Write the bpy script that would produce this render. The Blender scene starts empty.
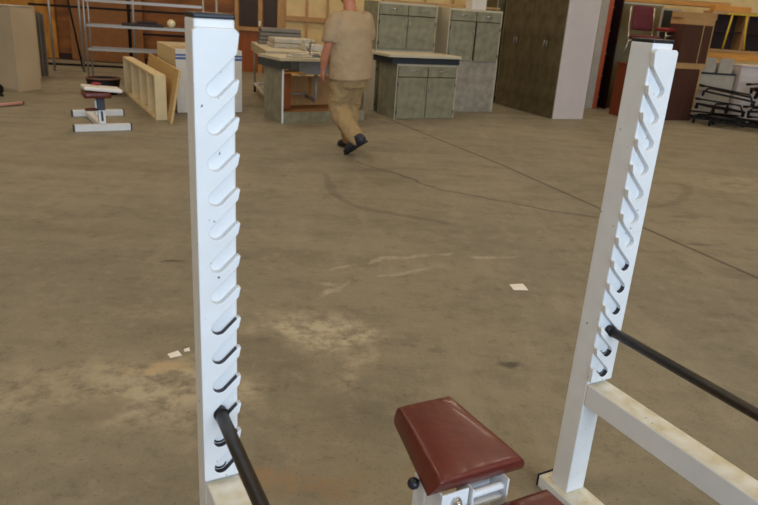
import bpy, bmesh, math, random
from mathutils import Vector, Matrix
random.seed(7)
PI = math.pi
R = math.radians
scene = bpy.context.scene
col = scene.collection

# ------------------------------------------------------------------ camera
F_PX, PITCH, ROLL, CAM_H = 672.86, .3457, .0685, 1.50
cd = bpy.data.cameras.new('camera')
cd.sensor_fit = 'HORIZONTAL'; cd.sensor_width = 36.0
cd.lens = 36.0 * F_PX / 758.0
cd.clip_end = 200
cd.dof.use_dof = True; cd.dof.focus_distance = 2.3; cd.dof.aperture_fstop = 6.5
cam = bpy.data.objects.new('camera', cd); col.objects.link(cam)
c_, s_ = math.cos(ROLL), math.sin(ROLL)
Rv = Vector((1, 0, 0)); Uv = Vector((0, math.sin(PITCH), math.cos(PITCH))); Fv = Vector((0, math.cos(PITCH), -math.sin(PITCH)))
R2 = c_ * Rv + s_ * Uv; U2 = c_ * Uv - s_ * Rv
M = Matrix.Identity(4)
for i in range(3):
    M[i][0] = R2[i]; M[i][1] = U2[i]; M[i][2] = -Fv[i]
M[2][3] = CAM_H
cam.matrix_world = M
scene.camera = cam

# ------------------------------------------------------------------ materials
def lin(c):
    return tuple(((v / 255 / 12.92) if v / 255 <= .04045 else ((v / 255 + .055) / 1.055) ** 2.4) for v in c)

def mat(name, rgb, rough=.6, metal=0, var=.12, scale=8, bump=0, stretch=(1, 1, 1), rgb2=None, emit=0, spec=.5, coat=0):
    m = bpy.data.materials.new(name); m.use_nodes = True
    nt = m.node_tree; nt.nodes.clear()
    out = nt.nodes.new('ShaderNodeOutputMaterial'); b = nt.nodes.new('ShaderNodeBsdfPrincipled')
    nt.links.new(b.outputs[0], out.inputs[0])
    b.inputs['Roughness'].default_value = rough; b.inputs['Metallic'].default_value = metal
    b.inputs['Specular IOR Level'].default_value = spec
    b.inputs['Coat Weight'].default_value = coat
    a = lin(rgb)
    lo = tuple(max(0, v * (1 - var)) for v in a); hi = tuple(min(1, v * (1 + var)) for v in a)
    if rgb2: lo, hi = a, lin(rgb2)
    tc = nt.nodes.new('ShaderNodeTexCoord'); mp = nt.nodes.new('ShaderNodeMapping'); mp.inputs['Scale'].default_value = stretch
    nz = nt.nodes.new('ShaderNodeTexNoise'); nz.inputs['Scale'].default_value = scale; nz.inputs['Detail'].default_value = 5
    nt.links.new(tc.outputs['Object'], mp.inputs[0]); nt.links.new(mp.outputs[0], nz.inputs['Vector'])
    cr = nt.nodes.new('ShaderNodeValToRGB')
    cr.color_ramp.elements[0].position = .33; cr.color_ramp.elements[1].position = .67
    cr.color_ramp.elements[0].color = (*lo, 1); cr.color_ramp.elements[1].color = (*hi, 1)
    nt.links.new(nz.outputs[0], cr.inputs[0]); nt.links.new(cr.outputs[0], b.inputs['Base Color'])
    if bump:
        bp = nt.nodes.new('ShaderNodeBump'); bp.inputs['Strength'].default_value = bump; bp.inputs['Distance'].default_value = .01
        nt.links.new(nz.outputs[0], bp.inputs['Height']); nt.links.new(bp.outputs[0], b.inputs['Normal'])
    if emit:
        b.inputs['Emission Color'].default_value = (*a, 1); b.inputs['Emission Strength'].default_value = emit
    return m

MT = {}
MT['white_paint'] = mat('white powder coat', (226, 226, 226), .38, 0, .03, 14, .04)
MT['worn_paint'] = mat('white paint dirty top', (228, 226, 218), .5, 0, .03, 20, .08, rgb2=(206, 196, 164))
MT['rack_paint'] = mat('chipped white powder coat', (228, 228, 228), .38, 0, .03, 14, .04)
MT['seat_fabric'] = mat('dark maroon fabric', (92, 24, 30), .7)
MT['seat_red'] = mat('red seat vinyl', (130, 34, 28), .5)
MT['red_orange'] = mat('red orange veneer', (168, 74, 34), .5, 0, .1, 3)
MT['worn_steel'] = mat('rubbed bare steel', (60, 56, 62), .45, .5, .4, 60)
MT['black_plastic'] = mat('black plastic', (26, 27, 34), .4, 0, .1)
MT['black_steel'] = mat('black oxidised rod', (52, 46, 40), .42, .35, .3, 30, .05, stretch=(1, 1, 1))
MT['vinyl'] = mat('maroon vinyl', (98, 36, 27), .36, 0, .1, 30, .10, coat=.06)
MT['chrome'] = mat('chrome', (200, 194, 184), .3, 1, .05)
MT['wire'] = mat('zinc plated wire', (168, 158, 146), .42, .6, .05)
MT['zinc'] = mat('dull zinc', (170, 168, 165), .4, .7, .1)
MT['laminate'] = mat('mottled green laminate', (120, 116, 92), .55, 0, .1, 9, .0, rgb2=(146, 140, 114))
MT['laminate_dark'] = mat('dark olive laminate', (72, 60, 36), .55, 0, .1, 6, .0, rgb2=(98, 86, 56))
MT['olive'] = mat('olive laminate', (124, 110, 74), .6, 0, .12, 7)
MT['laminate_grey'] = mat('speckled grey board', (138, 128, 112), .6, 0, .1, 9, .0, rgb2=(166, 156, 138))
MT['cream'] = mat('cream laminate', (196, 184, 156), .5, 0, .05, 3)
MT['lilac_white'] = mat('lilac white melamine', (206, 194, 190), .5, 0, .03, 3)
MT['dark_gap'] = mat('dark navy gap shade', (30, 38, 46), .6, 0, .1)  # shade of the gap under the countertop as colour, reused for bin lid
MT['dark_green'] = mat('dark green edging', (44, 48, 40), .5, 0, .2)
MT['pine'] = mat('pale pine', (204, 170, 112), .55, 0, .12, 6, .05, stretch=(1, 1, 8))
MT['pine_pale'] = mat('pale plywood', (216, 194, 148), .6, 0, .08, 6, 0, stretch=(1, 6, 1))
MT['amber_ply'] = mat('amber plywood', (190, 134, 56), .55, 0, .12, 3, 0, stretch=(3, 3, 1), rgb2=(156, 96, 36))
MT['brown_wood'] = mat('red brown wood', (150, 82, 36), .45, 0, .12, 3, 0, stretch=(5, 5, .6))
MT['walnut'] = mat('dark walnut', (74, 44, 34), .45, 0, .15, 4, 0, stretch=(7, 7, .5))
MT['wine'] = mat('dark wine wood', (42, 18, 16), .5, 0, .2, 4)
MT['wall_wood'] = mat('brown panelled wall', (146, 90, 40), .6, 0, .2, 2.2, 0, stretch=(1, 1, 3), rgb2=(108, 64, 28))
MT['insulation'] = mat('yellow insulation facing', (212, 184, 130), .7, 0, .08, 4, .1)
MT['stud'] = mat('timber stud', (176, 132, 82), .6, 0, .12, 5, stretch=(4, 4, 1))
MT['glass'] = mat('dim window glass', (58, 40, 26), .45, 0, .1)
MT['tan_shirt'] = mat('tan cotton', (174, 148, 114), .9, 0, .05, 6, .1)
MT['khaki'] = mat('khaki twill', (160, 132, 90), .9, 0, .08, 7, .3)
MT['skin'] = mat('skin', (190, 124, 92), .55, 0, .06, 9)
MT['hair'] = mat('short brown hair', (84, 60, 42), .8, 0, .2, 60, .3)
MT['shoe'] = mat('dark grey shoe', (40, 42, 50), .6, 0, .15)
MT['sole'] = mat('black sole', (24, 24, 26), .7)
MT['paper'] = mat('white paper', (236, 228, 216), .8, 0, .03)
MT['white_plastic'] = mat('white plastic', (236, 230, 222), .35, 0, .03)
MT['red_paint'] = mat('red plastic', (170, 50, 60), .4)
MT['blue'] = mat('blue stripe', (62, 92, 150), .5)
MT['white_box'] = mat('off white box', (214, 204, 190), .6, 0, .04)
MT['grey_box'] = mat('grey cardboard', (170, 160, 144), .7, 0, .08)
MT['beige_metal'] = mat('beige grey metal', (176, 156, 126), .5, 0, .07, 2)
MT['grey_sheet'] = mat('grey sheet metal', (124, 116, 104), .5, .3, .1, 5)
MT['bundle'] = mat('grey plastic wrap', (194, 186, 170), .4, 0, .15, 9, .3)
MT['steel_sink'] = mat('brushed stainless', (138, 144, 154), .4, .4, .08)
MT['pvc'] = mat('grey drain pipe', (150, 146, 138), .5)
MT['board_brown'] = mat('brown hardboard', (138, 90, 48), .6, 0, .1)
MT['yellow'] = mat('yellow enamel', (206, 168, 44), .5, 0, .08)
MT['lumber'] = mat('orange lumber', (204, 142, 62), .6, 0, .1, 4, 0, stretch=(1, 6, 6))
MT['lumber_pale'] = mat('weathered lumber', (170, 132, 84), .6, 0, .1, 4, 0, stretch=(1, 6, 6))
MT['dolly'] = mat('black enamel', (18, 15, 15), .6, 0, .2, spec=.25)
MT['pink'] = mat('dusty pink', (190, 140, 124), .6)
MT['green_item'] = mat('dark green plastic', (30, 74, 56), .5)
MT['lamp'] = mat('cream globe', (236, 220, 180), .3)
MT['ceiling'] = mat('ceiling sheet', (190, 182, 168), .7)
MT['fixture'] = mat('light diffuser', (255, 226, 180), .5, emit=2.0)
MT['oak'] = mat('light oak', (180, 140, 92), .55, 0, .1, 4, 0, stretch=(4, 4, 1))
MT['brass'] = mat('brown rim', (120, 84, 60), .5)
MT['red_brown'] = mat('red brown veneer', (116, 50, 28), .45, 0, .1, 3)
MT['crack_chip'] = mat('grey crumb', (196, 186, 168), .8)

# floor material ------------------------------------------------------
def floor_material():
    m = bpy.data.materials.new('worn concrete'); m.use_nodes = True
    nt = m.node_tree; nt.nodes.clear(); L = nt.links
    out = nt.nodes.new('ShaderNodeOutputMaterial'); b = nt.nodes.new('ShaderNodeBsdfPrincipled'); L.new(b.outputs[0], out.inputs[0])
    tc = nt.nodes.new('ShaderNodeTexCoord')
    sp = nt.nodes.new('ShaderNodeSeparateXYZ')
    # wobble
    wn = nt.nodes.new('ShaderNodeTexNoise'); wn.inputs['Scale'].default_value = 3.0; wn.inputs['Detail'].default_value = 6
    L.new(tc.outputs['Object'], wn.inputs['Vector'])
    sub = nt.nodes.new('ShaderNodeVectorMath'); sub.operation = 'SUBTRACT'; sub.inputs[1].default_value = (.5, .5, .5); L.new(wn.outputs['Color'], sub.inputs[0])
    scl = nt.nodes.new('ShaderNodeVectorMath'); scl.operation = 'SCALE'; scl.inputs['Scale'].default_value = .22; L.new(sub.outputs[0], scl.inputs[0])
    add = nt.nodes.new('ShaderNodeVectorMath'); add.operation = 'ADD'; L.new(tc.outputs['Object'], add.inputs[0]); L.new(scl.outputs[0], add.inputs[1])
    scl2 = nt.nodes.new('ShaderNodeVectorMath'); scl2.operation = 'SCALE'; scl2.inputs['Scale'].default_value = 2.6; L.new(scl.outputs[0], scl2.inputs[0])
    add2 = nt.nodes.new('ShaderNodeVectorMath'); add2.operation = 'ADD'; L.new(tc.outputs['Object'], add2.inputs[0]); L.new(scl2.outputs[0], add2.inputs[1])
    sepA = nt.nodes.new('ShaderNodeSeparateXYZ'); L.new(tc.outputs['Object'], sepA.inputs[0])
    sepB = nt.nodes.new('ShaderNodeSeparateXYZ'); L.new(add.outputs[0], sepB.inputs[0])
    sepC = nt.nodes.new('ShaderNodeSeparateXYZ'); L.new(add2.outputs[0], sepC.inputs[0])
    def mth(op, a, b=None, c=None, clamp=False):
        n = nt.nodes.new('ShaderNodeMath'); n.operation = op; n.use_clamp = clamp
        for i, v in enumerate((a, b, c)):
            if v is None: continue
            if isinstance(v, (int, float)): n.inputs[i].default_value = v
            else: L.new(v, n.inputs[i])
        return n.outputs[0]
    def ss(v, a, b):
        n = nt.nodes.new('ShaderNodeMapRange'); n.interpolation_type = 'SMOOTHSTEP'
        n.inputs['From Min'].default_value = a; n.inputs['From Max'].default_value = b; L.new(v, n.inputs['Value']); return n.outputs[0]
    def noise(scale, detail=4, rough=.55, stretch=None, seed=0):
        n = nt.nodes.new('ShaderNodeTexNoise'); n.inputs['Scale'].default_value = scale; n.inputs['Detail'].default_value = detail; n.inputs['Roughness'].default_value = rough
        mp = nt.nodes.new('ShaderNodeMapping'); mp.inputs['Location'].default_value = (seed, seed * .7, 0)
        if stretch: mp.inputs['Scale'].default_value = stretch
        L.new(tc.outputs['Object'], mp.inputs[0]); L.new(mp.outputs[0], n.inputs['Vector']); return n.outputs[0]
    def seg(p0, p1, w, soft, sep=sepA):
        dx, dy = p1[0] - p0[0], p1[1] - p0[1]; ln = math.hypot(dx, dy); ux, uy = dx / ln, dy / ln
        x = mth('SUBTRACT', sep.outputs[0], p0[0]); y = mth('SUBTRACT', sep.outputs[1], p0[1])
        t = mth('ADD', mth('MULTIPLY', x, ux), mth('MULTIPLY', y, uy))
        d = mth('ABSOLUTE', mth('SUBTRACT', mth('MULTIPLY', x, uy), mth('MULTIPLY', y, ux)))
        a = ss(t, -soft, soft); bb = mth('SUBTRACT', 1, ss(t, ln - soft, ln + soft))
        return mth('MULTIPLY', mth('MULTIPLY', mth('SUBTRACT', 1, ss(d, w * .4, w)), a), bb)
    def blob(c, rx, ry, ang=0, inner=.3, sep=sepC):
        x = mth('SUBTRACT', sep.outputs[0], c[0]); y = mth('SUBTRACT', sep.outputs[1], c[1])
        ca, sa = math.cos(ang), math.sin(ang)
        u = mth('DIVIDE', mth('ADD', mth('MULTIPLY', x, ca), mth('MULTIPLY', y, sa)), rx)
        v = mth('DIVIDE', mth('SUBTRACT', mth('MULTIPLY', y, ca), mth('MULTIPLY', x, sa)), ry)
        r = mth('SQRT', mth('ADD', mth('MULTIPLY', u, u), mth('MULTIPLY', v, v)))
        return mth('SUBTRACT', 1, ss(r, inner, 1))
    def mix(fac, a, c):
        n = nt.nodes.new('ShaderNodeMix'); n.data_type = 'RGBA'; L.new(fac, n.inputs[0])
        if isinstance(a, tuple): n.inputs[6].default_value = (*lin(a), 1)
        else: L.new(a, n.inputs[6])
        n.inputs[7].default_value = (*lin(c), 1); return n.outputs[2]
    big = noise(.45, 3, .5); mid = noise(1.6, 5, .62, (1, 2.2, 1), 4); fine = noise(9, 6, .7, None, 9); grit = noise(60, 3, .7, None, 2)
    base = mix(ss(big, .35, .65), (131, 122, 103), (143, 133, 110))
    base = mix(mth('MULTIPLY', ss(mid, .40, .72), .65), base, (115, 106, 89))
    base = mix(mth('MULTIPLY', ss(fine, .50, .70), .55), base, (154, 142, 120))
    base = mix(mth('MULTIPLY', ss(fine, .47, .30), .5), base, (96, 86, 71))
    base = mix(mth('MULTIPLY', ss(grit, .56, .68), .45), base, (88, 76, 62))
    # pale sweep marks
    sw = noise(1.1, 6, .7, (3.2, .9, 1), 21)
    base = mix(mth('MULTIPLY', ss(sw, .50, .70), .38), base, (160, 148, 126))
    brk = ss(fine, .38, .62)
    patches = [((-.27, 2.98), .46, .26, .2, 1.0, (186, 172, 146)), ((-.1, 2.68), .12, .28, .2, .55, (182, 166, 142)), ((-.24, 1.84), .28, .13, .3, .5, (150, 112, 72)),
               ((-.82, 2.35), .42, .44, .5, .95, (178, 164, 138)), ((-1.28, 2.3), .5, .4, .3, .7, (170, 156, 128)), ((-1.15, 3.05), .3, .1, .3, .4, (170, 156, 128)), ((3.85, 7.1), .8, .55, .6, .5, (170, 152, 128)),
               ((-.9, 2.55), .2, .12, .4, .6, (184, 158, 116)), ((.1, 3.9), .5, .16, .35, .28, (160, 150, 130)), ((-1.02, 2.12), .18, .12, .2, .5, (100, 88, 70)),
               ((-2.6, 6.0), 1.2, .25, .1, .5, (112, 96, 70)), ((-1.9, 4.2), .7, .2, .2, .3, (108, 94, 74)), ((.35, 1.85), .25, .2, 0, .4, (140, 108, 72))]
    for c, rx, ry, an, st, cc in patches:
        base = mix(mth('MULTIPLY', mth('MULTIPLY', blob(c, rx, ry, an), st), mth('ADD', mth('MULTIPLY', brk, 1.0), .08)), base, cc)
    for c, rx, ry, st in [((-1.22, 3.76), .12, .03, .75), ((.64, 2.78), .09, .035, .75), ((2.39, 4.81), .16, .05, .5), ((2.6, 5.6), .2, .07, .35)]:
        base = mix(mth('MULTIPLY', blob(c, rx, ry, .2, .3, sepB), st), base, (70, 62, 52))
    # white scrapes
    for pts in ([(-.34, 3.80), (.01, 4.04), (.5, 4.28)], [(-.33, 3.42), (-.16, 3.66), (.14, 3.82), (.40, 3.98)], [(.62, 4.2), (.95, 4.26)], [(-.42, 3.62), (-.25, 3.60)], [(-.35, 3.3), (-.28, 3.5)]):
        for p0, p1 in zip(pts, pts[1:]):
            base = mix(mth('MULTIPLY', mth('MULTIPLY', seg(p0, p1, .026, .05, sepB), .42), ss(sw, .40, .6)), base, (192, 180, 156))
    # tyre marks
    for pts, w, st in (([(-.55, 6.3), (-.52, 6.0), (-.43, 5.63), (-.26, 5.29), (-.08, 5.15), (.1, 5.08), (.5, 4.9)], .045, .42), ([(2.0, 5.7), (2.27, 5.76), (2.54, 5.89), (2.88, 6.32), (3.15, 6.86)], .05, .35),
                       ([(-.5, 6.4), (.1, 6.75), (.9, 6.8)], .05, .2)):
        for p0, p1 in zip(pts, pts[1:]):
            base = mix(mth('MULTIPLY', mth('MULTIPLY', seg(p0, p1, w * 1.3, .04, sepB), st * .95), mth('ADD', mth('MULTIPLY', brk, .5), .5)), base, (62, 54, 46))
    # hairline crack
    ck = [(-.30, 6.9), (.05, 6.55), (.52, 5.98), (1.03, 5.71), (1.8, 5.36)]
    for p0, p1 in zip(ck, ck[1:]):
        base = mix(mth('MULTIPLY', seg(p0, p1, .024, .02, sepB), .6), base, (66, 62, 58))
    # saw-cut control joints
    joint = None
    for p0, p1 in (((-.03, 10.04), (1.26, 7.26)), ((1.26, 7.26), (1.89, 5.68)), ((1.89, 5.68), (4.6, -1.0))):
        j = seg(p0, p1, .026, .01); joint = j if joint is None else mth('MAXIMUM', joint, j)
    base = mix(mth('MULTIPLY', joint, .62), base, (50, 42, 34))
    L.new(base, b.inputs['Base Color'])
    rr = nt.nodes.new('ShaderNodeMapRange'); rr.inputs['To Min'].default_value = .5; rr.inputs['To Max'].default_value = .75; L.new(mid, rr.inputs['Value']); L.new(rr.outputs[0], b.inputs['Roughness'])
    b.inputs['Specular IOR Level'].default_value = .35
    bp = nt.nodes.new('ShaderNodeBump'); bp.inputs['Strength'].default_value = .18; bp.inputs['Distance'].default_value = .004
    L.new(mth('SUBTRACT', mth('ADD', fine, mth('MULTIPLY', grit, .4)), mth('MULTIPLY', joint, 2.0)), bp.inputs['Height']); L.new(bp.outputs[0], b.inputs['Normal'])
    return m
MT['floor'] = floor_material()
def chips(m, amount):
    nt = m.node_tree; b = [n for n in nt.nodes if n.type == 'BSDF_PRINCIPLED'][0]
    src = b.inputs['Base Color'].links[0].from_socket
    tc = nt.nodes.new('ShaderNodeTexCoord'); n1 = nt.nodes.new('ShaderNodeTexNoise'); n1.inputs['Scale'].default_value = 75; n1.inputs['Detail'].default_value = 3
    n2 = nt.nodes.new('ShaderNodeTexNoise'); n2.inputs['Scale'].default_value = 9
    nt.links.new(tc.outputs['Object'], n1.inputs['Vector']); nt.links.new(tc.outputs['Object'], n2.inputs['Vector'])
    ad = nt.nodes.new('ShaderNodeMath'); ad.operation = 'MULTIPLY_ADD'; ad.inputs[1].default_value = .35; nt.links.new(n2.outputs[0], ad.inputs[0]); nt.links.new(n1.outputs[0], ad.inputs[2])
    mr = nt.nodes.new('ShaderNodeMapRange'); mr.inputs['From Min'].default_value = amount; mr.inputs['From Max'].default_value = amount + .012; nt.links.new(ad.outputs[0], mr.inputs['Value'])
    mx = nt.nodes.new('ShaderNodeMix'); mx.data_type = 'RGBA'; nt.links.new(mr.outputs[0], mx.inputs[0]); nt.links.new(src, mx.inputs[6]); mx.inputs[7].default_value = (*lin((70, 62, 62)), 1)
    nt.links.new(mx.outputs[2], b.inputs['Base Color'])
chips(MT['rack_paint'], .905); chips(MT['worn_paint'], .90)

# ------------------------------------------------------------------ mesh helpers
class MB:
    def __init__(s): s.bm = bmesh.new(); s.mats = []
    def box(s, x0, x1, y0, y1, z0, z1, mtx=None, mi=0):
        vs = [Vector((x, y, z)) for z in (z0, z1) for y in (y0, y1) for x in (x0, x1)]
        if mtx: vs = [mtx @ v for v in vs]
        v = [s.bm.verts.new(p) for p in vs]
        for f in ((0, 2, 3, 1), (4, 5, 7, 6), (0, 1, 5, 4), (2, 6, 7, 3), (0, 4, 6, 2), (1, 3, 7, 5)):
            s.bm.faces.new([v[i] for i in f]).material_index = mi
        return s
    def tube(s, pts, r, n=12, cap=True, mi=0):
        pts = [Vector(p) for p in pts]; rs = r if isinstance(r, (list, tuple)) else [r] * len(pts)
        rings = []; ref = None
        for i, p in enumerate(pts):
            a = pts[max(i - 1, 0)]; b = pts[min(i + 1, len(pts) - 1)]; t = (b - a).normalized()
            if ref is None: ref = Vector((0, 0, 1)) if abs(t.z) < .9 else Vector((1, 0, 0))
            u = t.cross(ref).normalized(); w = u.cross(t).normalized(); ref = w
            rings.append([s.bm.verts.new(p + (u * math.cos(2 * PI * k / n) + w * math.sin(2 * PI * k / n)) * rs[i]) for k in range(n)])
        for A, B in zip(rings, rings[1:]):
            for k in range(n):
                f = s.bm.faces.new((A[k], A[(k + 1) % n], B[(k + 1) % n], B[k])); f.smooth = True; f.material_index = mi
        if cap:
            s.bm.faces.new(list(reversed(rings[0]))).material_index = mi; s.bm.faces.new(rings[-1]).material_index = mi
        return s
    def loft(s, rings, n=20):
        "rings: (centre, rx, ry, xdir, ydir)"
        rr = []
        for c, rx, ry, xd, yd in rings:
            c = Vector(c); xd = Vector(xd).normalized(); yd = Vector(yd).normalized()
            rr.append([s.bm.verts.new(c + xd * rx * math.cos(2 * PI * k / n) + yd * ry * math.sin(2 * PI * k / n)) for k in range(n)])
        for A, B in zip(rr, rr[1:]):
            for k in range(n): s.bm.faces.new((A[k], A[(k + 1) % n], B[(k + 1) % n], B[k])).smooth = True
        s.bm.faces.new(list(reversed(rr[0]))); s.bm.faces.new(rr[-1]); return s
    def ball(s, c, rx, ry=None, rz=None, seg=20, rings=14, mtx=None):
        ry = ry or rx; rz = rz or rx
        m = Matrix.Translation(Vector(c)) @ (mtx or Matrix.Identity(4)) @ Matrix.Diagonal((rx, ry, rz, 1))
        r = bmesh.ops.create_uvsphere(s.bm, u_segments=seg, v_segments=rings, radius=1, matrix=m)
        for v in r['verts']:
            for f in v.link_faces: f.smooth = True
        return s
    def poly(s, pts, y0, y1, mi_side=None):
        "outline in x,z extruded from y0 to y1"
        A = [s.bm.verts.new((x, y0, z)) for x, z in pts]; B = [s.bm.verts.new((x, y1, z)) for x, z in pts]
        s.bm.faces.new(A); s.bm.faces.new(list(reversed(B)))
        n = len(pts)
        for k in range(n):
            f = s.bm.faces.new((A[k], B[k], B[(k + 1) % n], A[(k + 1) % n]))
            if mi_side and mi_side[k]: f.material_index = mi_side[k]
        return s
    def xform(s, m): bmesh.ops.transform(s.bm, matrix=m, verts=s.bm.verts); return s
    def islands(s):
        left = set(s.bm.verts); out = []
        while left:
            st = [left.pop()]; isl = set(st)
            while st:
                for e in st.pop().link_edges:
                    for q in e.verts:
                        if q in left: left.remove(q); isl.add(q); st.append(q)
            lo = [min(v.co[i] for v in isl) - .0016 for i in range(3)]; hi = [max(v.co[i] for v in isl) + .0016 for i in range(3)]
            out.append([isl, lo, hi])
        ch = True
        while ch:
            ch = False
            for i in range(len(out)):
                for j in range(len(out) - 1, i, -1):
                    A, B = out[i], out[j]
                    if all(A[1][k] <= B[2][k] and B[1][k] <= A[2][k] for k in range(3)):
                        A[0] |= B[0]; A[1] = [min(A[1][k], B[1][k]) for k in range(3)]; A[2] = [max(A[2][k], B[2][k]) for k in range(3)]
                        out.pop(j); ch = True
        return [o[0] for o in out]
    def build(s, name, m, parent=None, bevel=0, seg=2, loc=None, rot=None, smooth=False, whole=False):
        bmesh.ops.recalc_face_normals(s.bm, faces=s.bm.faces)
        isl = [] if whole else s.islands()
        if len(isl) > 1:
            first = None
            isl.sort(key=lambda q: tuple(round(min(v.co[i] for v in q), 4) for i in range(3)))
            for q in isl:
                nb = MB(); s.bm.verts.index_update(); mp = {}
                for v in sorted(q, key=lambda v: v.index): mp[v] = nb.bm.verts.new(v.co)
                for f in s.bm.faces:
                    if f.verts[0] in q:
                        g_ = nb.bm.faces.new([mp[v] for v in f.verts]); g_.smooth = f.smooth; g_.material_index = f.material_index
                o = nb.build(name, m, parent, bevel, seg, loc, rot, smooth, True); first = first or o
            s.bm.free(); return first
        me = bpy.data.meshes.new(name); s.bm.to_mesh(me); s.bm.free()
        for x in (m if isinstance(m, (list, tuple)) else [m]): me.materials.append(MT[x])
        o = bpy.data.objects.new(name, me); col.objects.link(o)
        if parent: o.parent = parent
        if loc: o.location = loc
        if rot: o.rotation_euler = rot
        if smooth:
            for p in me.polygons: p.use_smooth = True
        if bevel:
            b = o.modifiers.new('bevel', 'BEVEL'); b.width = bevel; b.segments = seg; b.limit_method = 'ANGLE'; b.angle_limit = R(40)
        return o

def tag(o, label, cat, group=None):
    o['label'] = label; o['category'] = cat
    if group: o['group'] = group
    return o
def thing(name, label, cat, loc, rz=0, group=None):
    o = bpy.data.objects.new(name, None); o.empty_display_size = .1; col.objects.link(o)
    o.location = loc; o.rotation_euler = (0, 0, R(rz)); return tag(o, label, cat, group)
def copy_tree(o, parent=None):
    c = o.copy(); col.objects.link(c)
    if parent: c.parent = parent
    for ch in list(o.children): copy_tree(ch, c)
    return c
def struct(o): o['kind'] = 'structure'; return o
def B(*a, **k): return MB().box(*a, **k)

# ------------------------------------------------------------------ the hall
struct(B(-14, 14, -9, 18, -.2, 0).build('floor', 'floor'))
struct(B(-14, -3.48, 15.5, 15.7, 0, 5.5).build('wall_back', 'wall_wood'))
struct(B(-2.5, 14, 15.5, 15.7, 0, 5.5).build('wall_back', 'insulation'))
struct(B(-3.48, -2.5, 15.5, 15.7, 2.3, 5.5).build('wall_back', 'wall_wood'))
struct(B(-14.2, -14, -9, 18, 0, 5.5).build('wall_left', 'insulation'))
struct(B(14, 14.2, -9, 18, 0, 5.5).build('wall_right', 'insulation'))
struct(B(-14, 14, -9, 15.7, 5.5, 5.6).build('ceiling', 'ceiling'))
struct(B(-14, -3.55, 15.44, 15.5, 0, .14).build('baseboard_back', 'wine'))
st = MB()
for x in (-2.42, -1.95, -1.5, -1.05, -.6, .0, .6, 1.2): st.box(x, x + .045, 15.45, 15.5, 0, 4)
st.build('trim_1', 'stud')
for o in col.objects:
    if o.name.startswith('trim_1'): o['kind'] = 'structure'
struct(B(-2.5, 14, 15.44, 15.5, 1.15, 1.25).build('trim_2', 'stud'))
# panelled door with glass
dr = struct(B(-3.48, -2.5, 15.48, 15.6, 0, 2.3).build('door_1', 'brown_wood'))
fr = MB().box(-3.48, -3.40, 15.42, 15.48, 0, 2.3).box(-2.97, -2.88, 15.42, 15.48, 0, 2.3).box(-2.55, -2.42, 15.42, 15.48, 0, 2.3)
fr.box(-3.40, -2.97, 15.43, 15.48, .88, .96).box(-2.88, -2.55, 15.43, 15.48, .88, .96).build('door_frame', 'stud', dr)
B(-3.38, -2.99, 15.455, 15.479, .98, 2.1).build('door_glass', 'glass', dr)
B(-2.86, -2.57, 15.455, 15.479, .98, 2.1).build('door_glass', 'glass', dr)
B(-2.95, -2.91, 15.39, 15.42, 1.0, 1.1).build('door_handle', 'white_plastic', dr, .005)
# plywood patch on the left
s = B(-9.6, -7.42, 15.40, 15.44, .02, 2.4).build('plywood_sheet', 'amber_ply'); tag(s, 'amber plywood sheet standing flat against the far left of the back wall', 'plywood')
s = B(-7.1, -5.5, 15.40, 15.44, .02, 2.4).build('plywood_sheet', 'board_brown'); tag(s, 'brown hardboard sheet against the back wall behind the metal racks', 'hardboard')
# ceiling light fixtures
def area(name, loc, rot, sx, sy, power, colr):
    l = bpy.data.lights.new(name, 'AREA'); l.shape = 'RECTANGLE'; l.size = sx; l.size_y = sy; l.energy = power; l.color = colr
    o = bpy.data.objects.new(name, l); col.objects.link(o); o.location = loc; o.rotation_euler = rot; return o
WARM = (1, .86, .66)
for x in (-7.5, -2.5, 2.5, 7.5):
    for y in (-4.5, .5, 5.5, 10.5, 13.8):
        f = B(-.75, .75, -.15, .15, 0, .06).build('ceiling_light', 'fixture', loc=(x, y, 5.2))
        tag(f, 'long fluorescent strip light hanging under the warehouse roof', 'ceiling light', 'strip lights under the roof')
        m_ = MB()
        for sx in (-.5, .5): m_.tube([(sx, 0, .06), (sx, 0, .3)], .006, 6)
        m_.build('hanger', 'zinc', f)
        area('strip_lamp', (x, y, 5.15), (0, 0, 0), 1.5, .3, 46 if y < 9 else 44, WARM)
# daylight through the open dock door behind the photographer
area('dock_daylight', (4.6, -8.2, 2.4), (R(88), 0, R(22)), 6.0, 4.2, 900, (.58, .77, 1.0))

w = bpy.data.worlds.new('world'); scene.world = w; w.use_nodes = True
bg = w.node_tree.nodes['Background']; bg.inputs[0].default_value = (.62, .78, 1, 1); bg.inputs[1].default_value = .38

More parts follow.
